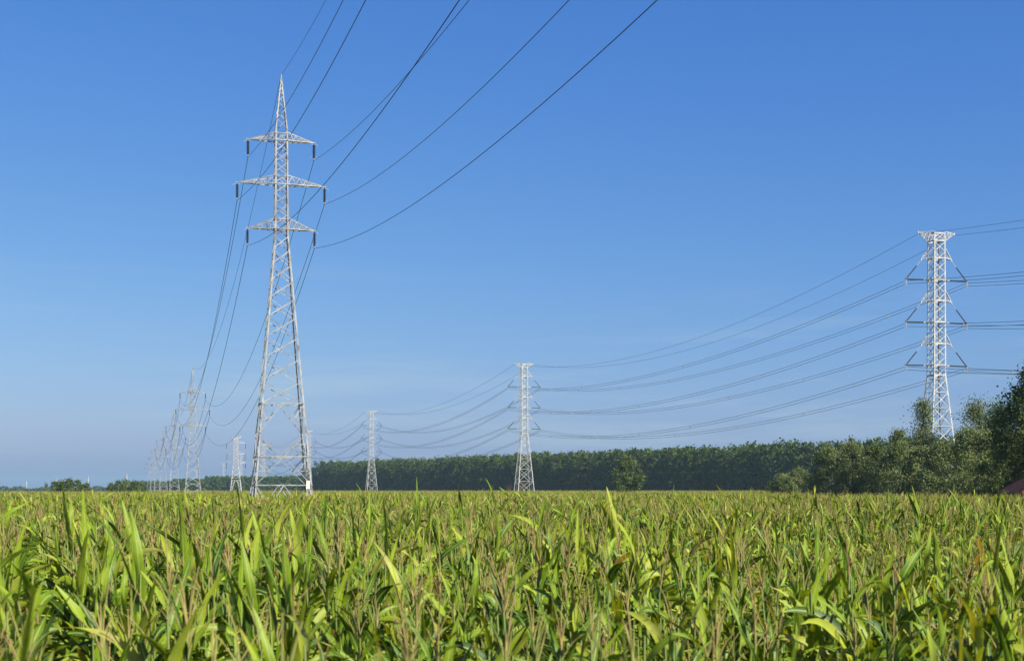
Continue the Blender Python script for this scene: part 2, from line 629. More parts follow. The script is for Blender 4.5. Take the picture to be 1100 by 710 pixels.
def make_white_pylon():
    r = empty("flat_top_pylon")

    def hw(z):
        if z <= 27.5:
            return 1.45 + (27.5 - z) * .090
        return 1.45 - .10 * (z - 27.5) / 30.6
    for sx, sy in ((-1, -1), (1, -1), (1, 1), (-1, 1)):
        mb = MB()
        l_leg(mb, [(sx * hw(z), sy * hw(z), z) for z in (-.2, 13, 27.5, ZTOP)], sx, sy, .26, .05)
        mb.build("leg", M_WHITE, r)
        fb = MB()
        fb.lathe([(.9, -.3), (.9, .3), (.6, .6), (.5, .65)], (sx * hw(0), sy * hw(0), 0), 10)
        fb.build("footing", M_CONC, r)
    br = MB()
    z = .5
    while z < ZTOP - 1:
        st = min(hw(z) * 2 * .80, ZTOP - z)
        for k in range(4):
            a, b = face_pts(hw(z), z, k)
            c, d = face_pts(hw(z + st), z + st, k)
            n = -(a + b) * .5
            n.z = 0
            n.normalize()
            br.strap(a, d, .15, n)
            br.strap(b + n * .1, c + n * .1, .13, n)
            if z < 27:
                br.strap(a, b, .12, n)
        z += st
    for zr in [27.5, ZTOP - .3, ZTOP - 1.9] + [t + e for t in TIERS for e in (0, 4.6)]:
        for k in range(4):
            a, b = face_pts(hw(zr), zr, k)
            br.strap(a, b, .28, Vector((a.x + b.x, a.y + b.y, 0)).normalized())
    br.build("bracing", M_WHITE, r)
    tb = MB()
    b = hw(ZTOP)
    for s in (-1, 1):
        tip = Vector((s * 4.3, 0, ZTOP - .1))
        for e in (-1, 1):
            tb.bar((s * b, e * b, ZTOP), tip, .15)
            tb.bar((s * b, e * b, ZTOP - 1.9), tip, .13)
            for f0, f1 in ((0, .3), (.3, .3), (.3, .6), (.6, .6)):
                tb.bar(Vector((s * b, e * b, ZTOP - 1.9)).lerp(tip, f0), Vector((s * b, e * b, ZTOP)).lerp(tip, f1), .11)
        tb.bar(tip + Vector((0, 0, -.35)), tip + Vector((s * .1, 0, .25)), .16)
    tb.build("top_beam", M_WHITE, r)
    for zt in TIERS:
        for s in (-1, 1):
            am = MB()
            b = hw(zt + 4.6)
            tip = Vector((s * 3.5, 0, zt + 4.6))
            for e in (-1, 1):
                am.bar((s * b, e * b, zt + 4.6), tip, .2)
                am.bar((s * hw(zt + 6.6), e * hw(zt + 6.6), zt + 6.6), tip, .2)
            am.bar(tip, tip + Vector((s * .25, 0, -.5)), .2)
            am.build("bracket", M_WHITE, r)
            sm = MB()
            for e in (-1, 1):
                sm.bar((s * hw(zt), e * hw(zt), zt), (s * 2.7, 0, zt), .2)
            sm.bar((s * hw(zt), 0, zt), (s * 3.1, 0, zt), .22)
            sm.build("stub_arm", M_WHITE, r)

            def rod(p, q, rad, n=16):
                m_ = MB()
                pts, rr = [], []
                for i in range(n):
                    for f, q_ in ((0, .6), (.25, 1), (.6, 1), (.85, .6)):
                        pts.append(p.lerp(q, (i + f) / n))
                        rr.append(rad * q_)
                pts.append(q)
                rr.append(rad * .6)
                m_.tube(pts, rr, 8)
                return m_
            end = Vector((s * 7.35, 0, zt - .05))
            rod(Vector((s * 3.1, 0, zt)), end, .16).build("post_insulator", M_INS, r)
            t2 = tip + Vector((s * .25, 0, -.5))
            d = end - t2
            rod(t2 + d * .28, t2 + d * .95, .14, 12).build("stay_insulator", M_INS, r)
            lk = MB()
            lk.bar(t2, t2 + d * .28, .07)
            lk.bar(t2 + d * .95, end, .07)
            lk.build("stay_link", M_FIT, r)
            yk = MB()
            yk.bar(end + Vector((0, 0, .2)), end + Vector((0, 0, -1.15)), .14, .2)
            yk.bar(end + Vector((0, -.5, .15)), end + Vector((0, .5, .15)), .12)
            yk.bar(end + Vector((-.3, 0, -.35)), end + Vector((.3, 0, -.35)), .1)
            yk.bar(end + Vector((-.3, 0, -1.05)), end + Vector((.3, 0, -1.05)), .1)
            yk.build("yoke_plate", M_FIT, r)
    return r


ROW2 = [(1006, DA), (563, DA * 2.04), (399, DA * 3.27), (331.6, DA * 4.37), (283, DA * 5.73), (259, DA * 7.2), (240, DA * 9.9), (211, DA * 13), (183, DA * 13.6)]
T2 = [Vector(((px - CX) / F * d, d, 0)) for px, d in ROW2]
dir2 = (T2[1] - T2[0]).normalized()
YAW2 = math.atan2(-dir2.x, dir2.y)
labels2 = ["nearest bright white flat-topped pylon, its foot hidden by willows beside the oak",
           "white flat-topped pylon rising from the field before the middle of the forest",
           "white flat-topped pylon before the forest, third of its row",
           "white flat-topped pylon partly behind the outer leg of the tallest grey pylon",
           "small white flat-topped pylon seen through the legs of the tallest grey pylon",
           "white flat-topped pylon just behind the arch-footed pylon",
           "thin white flat-topped pylon alone before the low forest, beside the arch-footed pylon",
           "tiny white flat-topped pylon seen through the legs of the second grey pylon",
           "tiny bright white flat-topped pylon beside the third grey pylon"]
white = make_white_pylon()
for i, p in enumerate(T2):
    o = white if i == 0 else copy_tree(white)
    o.location = p
    o.rotation_euler = (0, 0, YAW2)
    tag(o, labels2[i], "pylon", "white flat-topped pylons in a row")


# ------------------------------------------------------------------ arch-footed pylon far off
def make_arch_pylon():
    r = empty("arch_pylon")
    zt, ZT = 24.0, 44.5

    def hw(z):
        return 2.0 + (zt - z) * .105 if z < zt else 2.0 - .4 * (z - zt) / (ZT - zt)
    for sx, sy in ((-1, -1), (1, -1), (1, 1), (-1, 1)):
        mb = MB()
        l_leg(mb, [(sx * hw(z), sy * hw(z), z) for z in (-.2, 12, zt, ZT)], sx, sy, .38, .09)
        mb.build("leg", M_WHITE, r)
    br = MB()
    z = 12.0
    while z < ZT - 1:
        st = min(hw(z) * 1.3, ZT - z)
        for k in range(4):
            a, b = face_pts(hw(z), z, k)
            c, d = face_pts(hw(z + st), z + st, k)
            br.bar(a, d, .26)
            br.bar(b, c, .22)
            br.bar(a, b, .2)
        z += st
    for k in range(4):                       # the arch between the feet
        pts = []
        for i in range(13):
            t = math.pi * i / 12
            z = .5 + 9.6 * math.sin(t)
            a, b = face_pts(hw(z), z, k)
            f = .5 - .34 * math.cos(t)
            pts.append(a.lerp(b, f))
        for i in range(12):
            br.bar(pts[i], pts[i + 1], .28)
            z = pts[i].z
            a, b = face_pts(hw(min(z + .8, 12)), min(z + .8, 12), k)
            br.bar(pts[i], a if i < 6 else b, .18)
    br.build("bracing", M_WHITE, r)
    tb = MB()
    for s in (-1, 1):
        for e in (-1, 1):
            tb.bar((s * 1.6, e * 1.6, ZT), (s * 4.2, 0, ZT + .1), .25)
            tb.bar((s * 1.6, e * 1.6, ZT - 1.8), (s * 4.2, 0, ZT + .1), .25)
    tb.build("top_beam", M_WHITE, r)
    for h, reach in ((39.5, 7.4), (31.0, 7.0), (24.0, 7.4)):
        for s in (-1, 1):
            am = MB()
            b = hw(h)
            for e in (-1, 1):
                am.bar((s * b, e * b, h), (s * reach, 0, h), .25)
                am.bar((s * b, e * b, h + 1.6), (s * reach, 0, h), .22)
            am.build("cross_arm", M_WHITE, r)
            im = MB()
            prof = [(.08, -4.6)]
            for i in range(14):
                zz = -4.4 + i * .3
                prof += [(.12, zz), (.30, zz + .08), (.12, zz + .2)]
            prof += [(.08, 0)]
            im.lathe(prof, (s * reach, 0, h), 8)
            im.build("insulator", M_INS, r)
    return r


arch = make_arch_pylon()
arch.location = Vector(((253.5 - CX) / F * 1120, 1120, 0))
arch.rotation_euler = (0, 0, math.radians(8))
tag(arch, "white pylon with an arch between its feet, before the low forest", "pylon")


# ------------------------------------------------------------------ wires
def sagged(a, b, sag, n):
    out = []
    for i in range(n + 1):
        t = i / n
        p = a.lerp(b, t)
        p.z -= 4 * sag * t * (1 - t)
        out.append(p)
    return out


def attach1(T, dv, cut):
    rx, ry = dv.y, -dv.x
    o = {}
    for n, (a, h, _) in zip(("upper", "middle", "lower"), ARMS):
        for sd, sg in (("inner", 1), ("outer", -1)):
            o[n, sd] = Vector((T.x + sg * (a + .05) * rx, T.y + sg * (a + .05) * ry, h - cut - 1.66))
    o["earth", ""] = Vector((T.x, T.y, 42.95 - cut))
    return o


P0 = Vector((35.3, -79.2, 0))
A1 = [attach1(t, dir1, 0 if i == 0 else 9.0) for i, t in enumerate(T1)]
d0 = (T1[0] - P0).normalized()
A0 = {k: v + Vector((0, 0, 6.6)) for k, v in attach1(P0, d0, 0).items()}
side_words = {"inner": "on its forest side", "outer": "on its outer side", "": "at the peak"}
spans = [(A1[0], A0, 10.0, 90, "rising overhead from the tallest grey pylon", .020),
         (A1[0], A1[1], 9.5, 60, "between the tallest and second grey pylons", .027),
         (A1[1], A1[2], 7.0, 40, "between the second and third grey pylons", .045),
         (A1[2], A1[3], 5.5, 30, "between the third and fourth grey pylons", .055)]
for a, b, sag, n, where, rad in spans:
    for k in a:
        mb = MB()
        s = sag if k[0] != "earth" else sag * .93
        mb.tube(sagged(a[k], b[k], s, n), rad if k[0] != "earth" else rad * .8, 5)
        o = mb.build("earth_wire" if k[0] == "earth" else "power_line", M_WIRE)
        what = "thin earth wire" if k[0] == "earth" else k[0] + " dark power line"
        tag(o, f"{what} {where}" + (", " + side_words[k[1]] if k[1] else ""), "wire", "wires of the grey pylons")


def attach2(T, dv):
    rx, ry = dv.y, -dv.x
    o = {}
    for n, h in zip(("upper", "middle", "lower"), TIERS):
        for sd, sg in (("bushward", 1), ("fieldward", -1)):
            o[n, sd] = Vector((T.x + sg * 7.35 * rx, T.y + sg * 7.35 * ry, h - .35))
    for sd, sg in (("bushward", 1), ("fieldward", -1)):
        o["earth", sd] = Vector((T.x + sg * 4.3 * rx, T.y + sg * 4.3 * ry, ZTOP - .4))
    return o


A2 = [attach2(t, dir2) for t in T2]
Z2 = T2[0] - dir2 * 325
AZ2 = attach2(Z2, dir2)
side2 = {"bushward": "forest side", "fieldward": "grey pylon side"}
spans2 = [(A2[0], AZ2, 9.6, 9.6, 60, "leaving the nearest white pylon past the oak", .042, 5),
          (A2[0], A2[1], 8.0, 10.4, 60, "between the nearest and second white pylons", .045, 6),
          (A2[1], A2[2], 10.5, 9.5, 40, "between the second and third white pylons", .06, 4),
          (A2[2], A2[3], 9.5, 8.5, 30, "between the third and fourth white pylons", .075, 0),
          (A2[3], A2[4], 9.5, 8.5, 24, "between the fourth and fifth white pylons", .09, 0)]
rng = random.Random(4)
for a, b, sag, sage, n, where, rad, nsp in spans2:
    for k in a:
        if k[0] == "earth":
            mb = MB()
            mb.tube(sagged(a[k], b[k], sage, n), rad * .8, 5)
            o = mb.build("earth_wire", M_WIRE)
            tag(o, f"thin earth wire {where}, {side2[k[1]]}", "wire", "wires of the white pylons")
            continue
        r = empty("power_line", a[k])
        top = sagged(Vector(), b[k] - a[k], sag, n)
        for dz in (0, -.68):
            mb = MB()
            mb.tube([p + Vector((0, 0, dz)) for p in top], rad, 5)
            mb.build("conductor", M_WIRE, r)
        ph = rng.random() * .05
        for i in range(nsp):
            p = top[int((.06 + ph + .88 * i / max(nsp, 1)) * n)]
            sm = MB()
            sm.bar(p + Vector((0, 0, .12)), p + Vector((0, 0, -.8)), .10, .14)
            sm.bar(p + Vector((-.28, 0, -.34)), p + Vector((.28, 0, -.34)), .12, .2)
            sm.build("spacer", M_SPACER, r)
        tag(r, f"{k[0]} twin power line {where}, {side2[k[1]]}", "wire", "wires of the white pylons")


# ------------------------------------------------------------------ trees
def leaf_cloud(C, size, rs, flat=.0):
    """one quad per centre, turned at random"""
    n = len(C)
    u = rs.normal(size=(n, 3))
    u /= np.linalg.norm(u, axis=1)[:, None]
    v = rs.normal(size=(n, 3))
    v -= (v * u).sum(1)[:, None] * u
    v /= np.linalg.norm(v, axis=1)[:, None]
    s = size * rs.uniform(.6, 1.4, (n, 1))
    u = u * s * .5
    v = v * s * .32
    V = np.stack([C - u, C - v * 1.0, C + u, C + v], 1).reshape(-1, 3)
    return V, np.arange(4 * n).reshape(n, 4)


ENV = {
    'poplar': lambda z: np.clip(np.sin(np.pi * np.clip(z * .72 + .28, 0, 1)) ** .55, 0.02, 1),
    'willow': lambda z: np.clip((np.sin(np.pi * np.clip(z * .78 + .19, 0, 1)) ** .7), .05, 1),
    'pointed': lambda z: np.clip((1 - z) ** .9 * np.clip(z * 9, .3, 1), .03, 1),
    'oak': lambda z: np.clip(np.sin(np.pi * np.clip(z * .84 + .10, 0, 1)) ** .65, .05, 1),
}


def make_tree(name, env, H, R, z0, nclump, per, leaf, m_leaf, seed, sigma=.16, trunk_r=None):
    rs = np.random.RandomState(seed)
    r = empty(name)
    z = rs.uniform(0, 1, nclump) ** .9
    th = rs.uniform(0, 2 * np.pi, nclump)
    ph = rs.uniform(0, 6.28, 4)
    lob = 1 + .20 * np.sin(2 * th + ph[0] + 4 * z) + .16 * np.sin(5 * th + ph[1] - 7 * z) + .14 * np.sin(9 * z + ph[2])
    rad = ENV[env](z) * R * lob * (.30 + .70 * np.sqrt(rs.uniform(.0, 1, nclump)))
    C = np.stack([rad * np.cos(th), rad * np.sin(th), z0 + z * (H - z0) * .97], 1)
    sg = R * sigma * rs.uniform(.6, 1.4, nclump)
    n = nclump * per
    idx = np.repeat(np.arange(nclump), per)
    P = C[idx] + rs.normal(size=(n, 3)) * sg[idx][:, None] * np.array([1, 1, .8])
    V, Q = leaf_cloud(P, leaf, rs)
    ct = rs.uniform(.1, .8, nclump)
    tint = np.clip(np.repeat(ct[idx] + rs.normal(size=n) * .15, 4), 0, 1)
    link("crown", quads("crown", V, Q, [m_leaf], None, {"tint": tint}), r)
    mb = MB()
    tr = trunk_r or H * .018
    lean = rs.normal(size=2) * .02 * H
    top = Vector((lean[0], lean[1], z0 + (H - z0) * .85))
    mb.tube([(0, 0, -.2), (0, 0, .3), (lean[0] * .3, lean[1] * .3, H * .35), tuple(top)], [tr * 1.35, tr, tr * .75, tr * .12], 7)
    for i in rs.choice(nclump, min(14, nclump), False):
        c = C[i]
        zb = max(H * .12, c[2] - .9 * math.hypot(c[0], c[1]) - .08 * H)
        f = zb / H
        b = Vector((lean[0] * f, lean[1] * f, zb))
        e = Vector(c)
        mid = b.lerp(e, .5) + Vector((0, 0, .03 * H))
        mb.tube([b, mid, e], [tr * .38, tr * .22, tr * .06], 5)
    mb.build("trunk", M_BARK, r)
    return r


# the front row of the far poplar forest
pop = [make_tree("poplar_tree", 'poplar', 28.0, 4.6, 2.0, 62, 42, 1.0, M_POPLAR, 100 + i, .115) for i in range(7)]
rp = random.Random(9)
EDGE0, EDGED = Vector((159, 760, 0)), Vector((-.509, .861, 0))
used = set()
s = -135.0
front = []
while s < 705:
    front.append(s)
    s += rp.uniform(6.4, 8.6)
for s in front:
    k = rp.randrange(7)
    o = pop[k] if k not in used else copy_tree(pop[k])
    used.add(k)
    p = EDGE0 + EDGED * s + Vector((rp.uniform(-2, 2), rp.uniform(-2.5, 2.5), 0))
    h = rp.uniform(.94, 1.04) * (1 + .02 * math.sin(s * .05)) * (1.0 if s < 670 else .9)
    o.location = p
    o.rotation_euler = (0, 0, rp.uniform(0, 6.28))
    o.scale = (h * rp.uniform(.9, 1.15), h * rp.uniform(.9, 1.15), h)
    tag(o, "tall dark poplar in the front row of the long forest edge", "tree", "poplars along the forest edge")


# trees behind the front row, and the far low woods: masses nobody could count
def wood(name, pts, H, R, nclump, per, leaf, seed, z0f=.25):
    rs = np.random.RandomState(seed)
    allP, tint = [], []
    for x, y, h in pts:
        z = rs.uniform(z0f, 1, nclump)
        th = rs.uniform(0, 6.28, nclump)
        rad = ENV['poplar']((z - z0f) / (1 - z0f)) * R * (.4 + .6 * np.sqrt(rs.uniform(0, 1, nclump)))
        C = np.stack([x + rad * np.cos(th), y + rad * np.sin(th), z * H * h], 1)
        P = np.repeat(C, per, 0) + rs.normal(size=(nclump * per, 3)) * R * .2
        allP.append(P)
        tint.append(np.repeat(np.clip(rs.uniform(.1, .9) + rs.normal(size=nclump) * .12, 0, 1), per))
    P = np.concatenate(allP)
    V, Q = leaf_cloud(P, leaf, rs)
    o = link(name, quads(name, V, Q, [M_POPLAR], None, {"tint": np.repeat(np.concatenate(tint), 4)}))
    tag(o, kind='stuff')
    return o


nrm = Vector((.861, .509, 0))
pts = []
for row in range(1, 6):
    s = -150.0
    while s < 700:
        p = EDGE0 + EDGED * s + nrm * (row * 8.0) + Vector((rp.uniform(-2, 2), rp.uniform(-2, 2), 0))
        pts.append((p.x, p.y, rp.uniform(.95, 1.04)))
        s += rp.uniform(7, 10)
tag(wood("forest", pts, 28.3, 4.8, 34, 12, 1.6, 3, .0), "dark mass of poplars behind the front row of the forest edge", "forest")
pts = []
for px in np.arange(150, 345, 2.4):
    for row in range(3):
        Y = 1680 + row * 16 + rp.uniform(-6, 6)
        h = 1.0 if px > 222 else (.80 if px > 186 else .66)
        pts.append(((px - CX) / F * Y, Y, h * rp.uniform(.88, 1.06)))
tag(wood("distant_woods", pts, 18.0, 4.2, 22, 12, 2.0, 5, .0), "low dark wood on the horizon behind the arch-footed pylon", "woods")
pts = []
for px in np.arange(-30, 175, 1.9):
    Y = 2300 + rp.uniform(-15, 15)
    h = .55 + .25 * math.sin(px * .13) + .2 * math.sin(px * .31 + 1)
    pts.append(((px - CX) / F * Y, Y, max(.35, h) * rp.uniform(.85, 1.1)))
tag(wood("horizon_trees", pts, 9.5, 4.0, 10, 10, 2.2, 6, .05), "thin blue line of trees along the horizon behind the round bushes", "tree line")


def place(o, px, Y, label, cat, group=None, rz=None, scale=1.0):
    o.location = ((px - CX) / F * Y, Y, 0)
    o.rotation_euler = (0, 0, rp.uniform(0, 6.28) if rz is None else rz)
    o.scale = (scale,) * 3 if not isinstance(scale, tuple) else scale
    tag(o, label, cat, group)
    return o


def top_h(py, Y):
    return EYE + (HY - py) / F * Y


# the lone tree before the forest
Y = 430
H = top_h(489, Y)
place(make_tree("broadleaf_tree", 'willow', H, 3.9, .8, 80, 60, .55, M_BUSH, 31, .14), 674, Y,
      "lone bushy tree standing before the middle of the forest edge", "tree", rz=.6)
# dark round bushes by the horizon
bl = [(58, 517.5), (65, 516), (74, 514.5), (83, 516), (92, 518.5), (119, 519), (127, 516.5), (136, 515), (145, 516.5), (152, 519)]
bw = ["small round bush at the edge nearest the photo's corner", "second bush", "tallest bush", "fourth bush", "low end bush"]
b0 = [make_tree("round_bush", 'willow', 6.5, 2.5, .3, 50, 34, .55, M_BUSH, 60 + i, .18, .12) for i in range(3)]
names = ["low end bush farthest from the pylons in the outer bush clump on the horizon", "second bush from the outer end of the outer clump on the horizon",
         "tallest middle bush of the outer bush clump on the horizon", "fourth bush of the outer clump, right of its tallest one",
         "low end bush on the pylon side of the outer clump on the horizon",
         "low end bush farthest from the pylons in the inner bush clump on the horizon", "second bush from the outer end of the inner clump on the horizon",
         "tallest middle bush of the inner bush clump on the horizon", "fourth bush of the inner clump, right of its tallest one",
         "low end bush on the pylon side of the inner clump on the horizon"]
for i, (px, py) in enumerate(bl):
    o = b0[i] if i < 3 else copy_tree(b0[i % 3])
    Yb = 520 + rp.uniform(-8, 8)
    h = top_h(py, Yb) / 6.5
    place(o, px, Yb, names[i], "bush", "round bushes on the horizon", scale=(h * .95, h * .95, h))
place(make_tree("sapling", 'pointed', 5.4, .8, .5, 16, 16, .4, M_BUSH, 71, .3, .08), 49.5, 520, "thin sapling beside the outer clump of round bushes", "tree")

# willows and other trees by the nearest white pylon
TREES = [
    ("willow_bush", 'willow', 841, 510, 300, 2.8, "low willow at the field end of the row of pale willows"),
    ("willow_bush", 'willow', 858, 503, 310, 3.4, "low pale willow standing apart before the forest edge"),
    ("willow_tree", 'willow', 893, 481, 262, 4.0, "rounded pale willow, first of the taller willows by the white pylon"),
    ("willow_tree", 'willow', 916, 476, 255, 3.9, "broad grey-green willow, second of the taller willows from the field"),
    ("willow_tree", 'willow', 938, 478, 262, 3.6, "darker willow set back in the gap between two broad willows"),
    ("slender_tree", 'pointed', 965, 461, 250, 3.0, "small pointed treetop above the willows, farther from the white pylon"),
    ("willow_tree", 'willow', 966, 474, 240, 4.3, "broad willow left of the white pylon's foot under a pointed treetop"),
    ("slender_tree", 'pointed', 992, 429, 242, 4.4, "loose slender tree against the near legs of the white pylon"),
    ("willow_tree", 'willow', 990, 480, 222, 3.6, "willow below the loose slender tree, before the white pylon"),
    ("willow_tree", 'willow', 1014, 474, 212, 4.0, "willow hiding the foot of the white pylon"),
    ("slender_tree", 'pointed', 1049, 428, 235, 5.2, "pointed tree standing between the white pylon and the oak"),
    ("slender_tree", 'pointed', 1073, 436, 215, 4.6, "dark pointed tree overlapped by the oak's crown"),
    ("willow_tree", 'willow', 1048, 460, 190, 4.9, "largest silvery willow between the white pylon and the roof"),
    ("willow_tree", 'willow', 1083, 478, 180, 4.2, "dark willow behind the red tiled roof"),
]
for i, (nm, env, px, py, Y, R, lab) in enumerate(TREES):
    H = top_h(py, Y)
    pt = env == 'pointed'
    o = make_tree(nm, env, H, R, H * (.12 if pt else .05), 90 if pt else 120, 110 if pt else 150, .27 if pt else .25,
                  M_BUSH if (pt and px > 1060) or "dark" in lab else M_WILLOW, 200 + i, .18 if pt else .115)
    place(o, px, Y, lab, "tree", "trees by the nearest white pylon")

H = top_h(383, 152)
oak = make_tree("oak_tree", 'oak', H, 5.6, 1.6, 230, 160, .29, M_OAK, 77, .11, .38)
place(oak, 1130, 152, "large dark oak at the photo's edge, its crown above the tiled roof", "tree", rz=1.0)


# ------------------------------------------------------------------ the low house under the oak
def make_house():
    r = empty("brick_house")
    w, d, h, rh, ov = 5.6, 4.6, 2.7, 5.9, .5
    mb = MB()
    t = .3
    mb.box((-w, -d, -.1), (w, -d + t, h))
    mb.box((-w, d - t, -.1), (w, d, h))
    mb.box((-w, -d + t, -.1), (-w + t, d - t, h))
    mb.box((w - t, -d + t, -.1), (w, d - t, h))
    mb.build("wall", M_BRICK, r)
    rb = MB()
    W_, D_ = w + ov, d + ov
    rr = W_ - D_ * .9
    lo = [(-W_, -D_, h - .15), (W_, -D_, h - .15), (W_, D_, h - .15), (-W_, D_, h - .15)]
    hi = [(-W_, -D_, h + .03), (W_, -D_, h + .03), (W_, D_, h + .03), (-W_, D_, h + .03)]
    rg = [(-rr, 0, rh), (rr, 0, rh)]
    rb.add(lo + hi + rg, [(3, 2, 1, 0), (0, 1, 5, 4), (1, 2, 6, 5), (2, 3, 7, 6), (3, 0, 4, 7), (4, 5, 9, 8), (6, 7, 8, 9), (5, 6, 9), (7, 4, 8)])
    roof = rb.build("roof", M_TILE, r)
    rc = MB()
    for a, b in ((4, 8), (7, 8), (5, 9), (6, 9)):
        rc.bar((lo + hi + rg)[a], (lo + hi + rg)[b], .22, .12)
    rc.bar(rg[0], rg[1], .24, .14)
    rc.build("ridge_tile", M_TILE, roof)
    ch = MB()
    ch.box((1.2, -.1, 5.2), (2.0, .7, 7.4))
    ch.box((1.12, -.18, 7.4), (2.08, .78, 7.55))
    ch.build("chimney", M_BRICK, roof)
    for x in (-3.2, 3.2):
        fm = MB()
        for lo_, hi_ in (((x - .8, -d - .06, .9), (x + .8, -d - .003, 1.0)), ((x - .8, -d - .06, 2.1), (x + .8, -d - .003, 2.2)),
                         ((x - .8, -d - .06, 1.0), (x - .7, -d - .003, 2.1)), ((x + .7, -d - .06, 1.0), (x + .8, -d - .003, 2.1)), ((x - .04, -d - .06, 1.0), (x + .04, -d - .003, 2.1))):
            fm.box(lo_, hi_)
        f = fm.build("window", M_TRIM, r)
        pm = MB()
        pm.box((x - .7, -d - .03, 1.0), (x + .7, -d - .004, 2.1))
        pm.build("pane", M_GLASS, f)
    dm = MB()
    dm.box((-.5, -d - .05, 0), (.5, -d - .003, 2.1))
    dr = dm.build("door", M_TRIM, r)
    km = MB()
    km.tube([(.36, -d - .05, 1.05), (.36, -d - .1, 1.05), (.26, -d - .1, 1.05)], .015, 6)
    km.build("handle", M_FIT, dr)
    return r


hs = make_house()
hs.location = (56.0, 143.0, 0)
hs.rotation_euler = (0, 0, math.radians(-4))
tag(hs, "low brick house with a reddish tiled hipped roof under the oak", "house")

# ------------------------------------------------------------------ white shafts on the horizon
for (px, py, lab) in ((28, 515.5, "faint white shaft on the horizon left of the round bushes"), (94.5, 511, "faint white shaft above the pylon side of the outer bush clump"),
                      (136, 508.5, "tallest faint white shaft, above the inner bush clump"), (60, 513.5, "faint white shaft tip above the outer end of the outer bush clump")):
    Y = 2900
    H = top_h(py, Y)
    mb = MB()
    mb.lathe([(1.6, 0), (1.35, H * .8), (1.3, H * .97), (1.45, H * .975), (1.45, H)], (0, 0, 0), 14)
    o = mb.build("white_shaft", M_WHITE, None, True)
    o.location = ((px - CX) / F * Y, Y, 0)
    tag(o, lab, "chimney", "white shafts on the horizon")


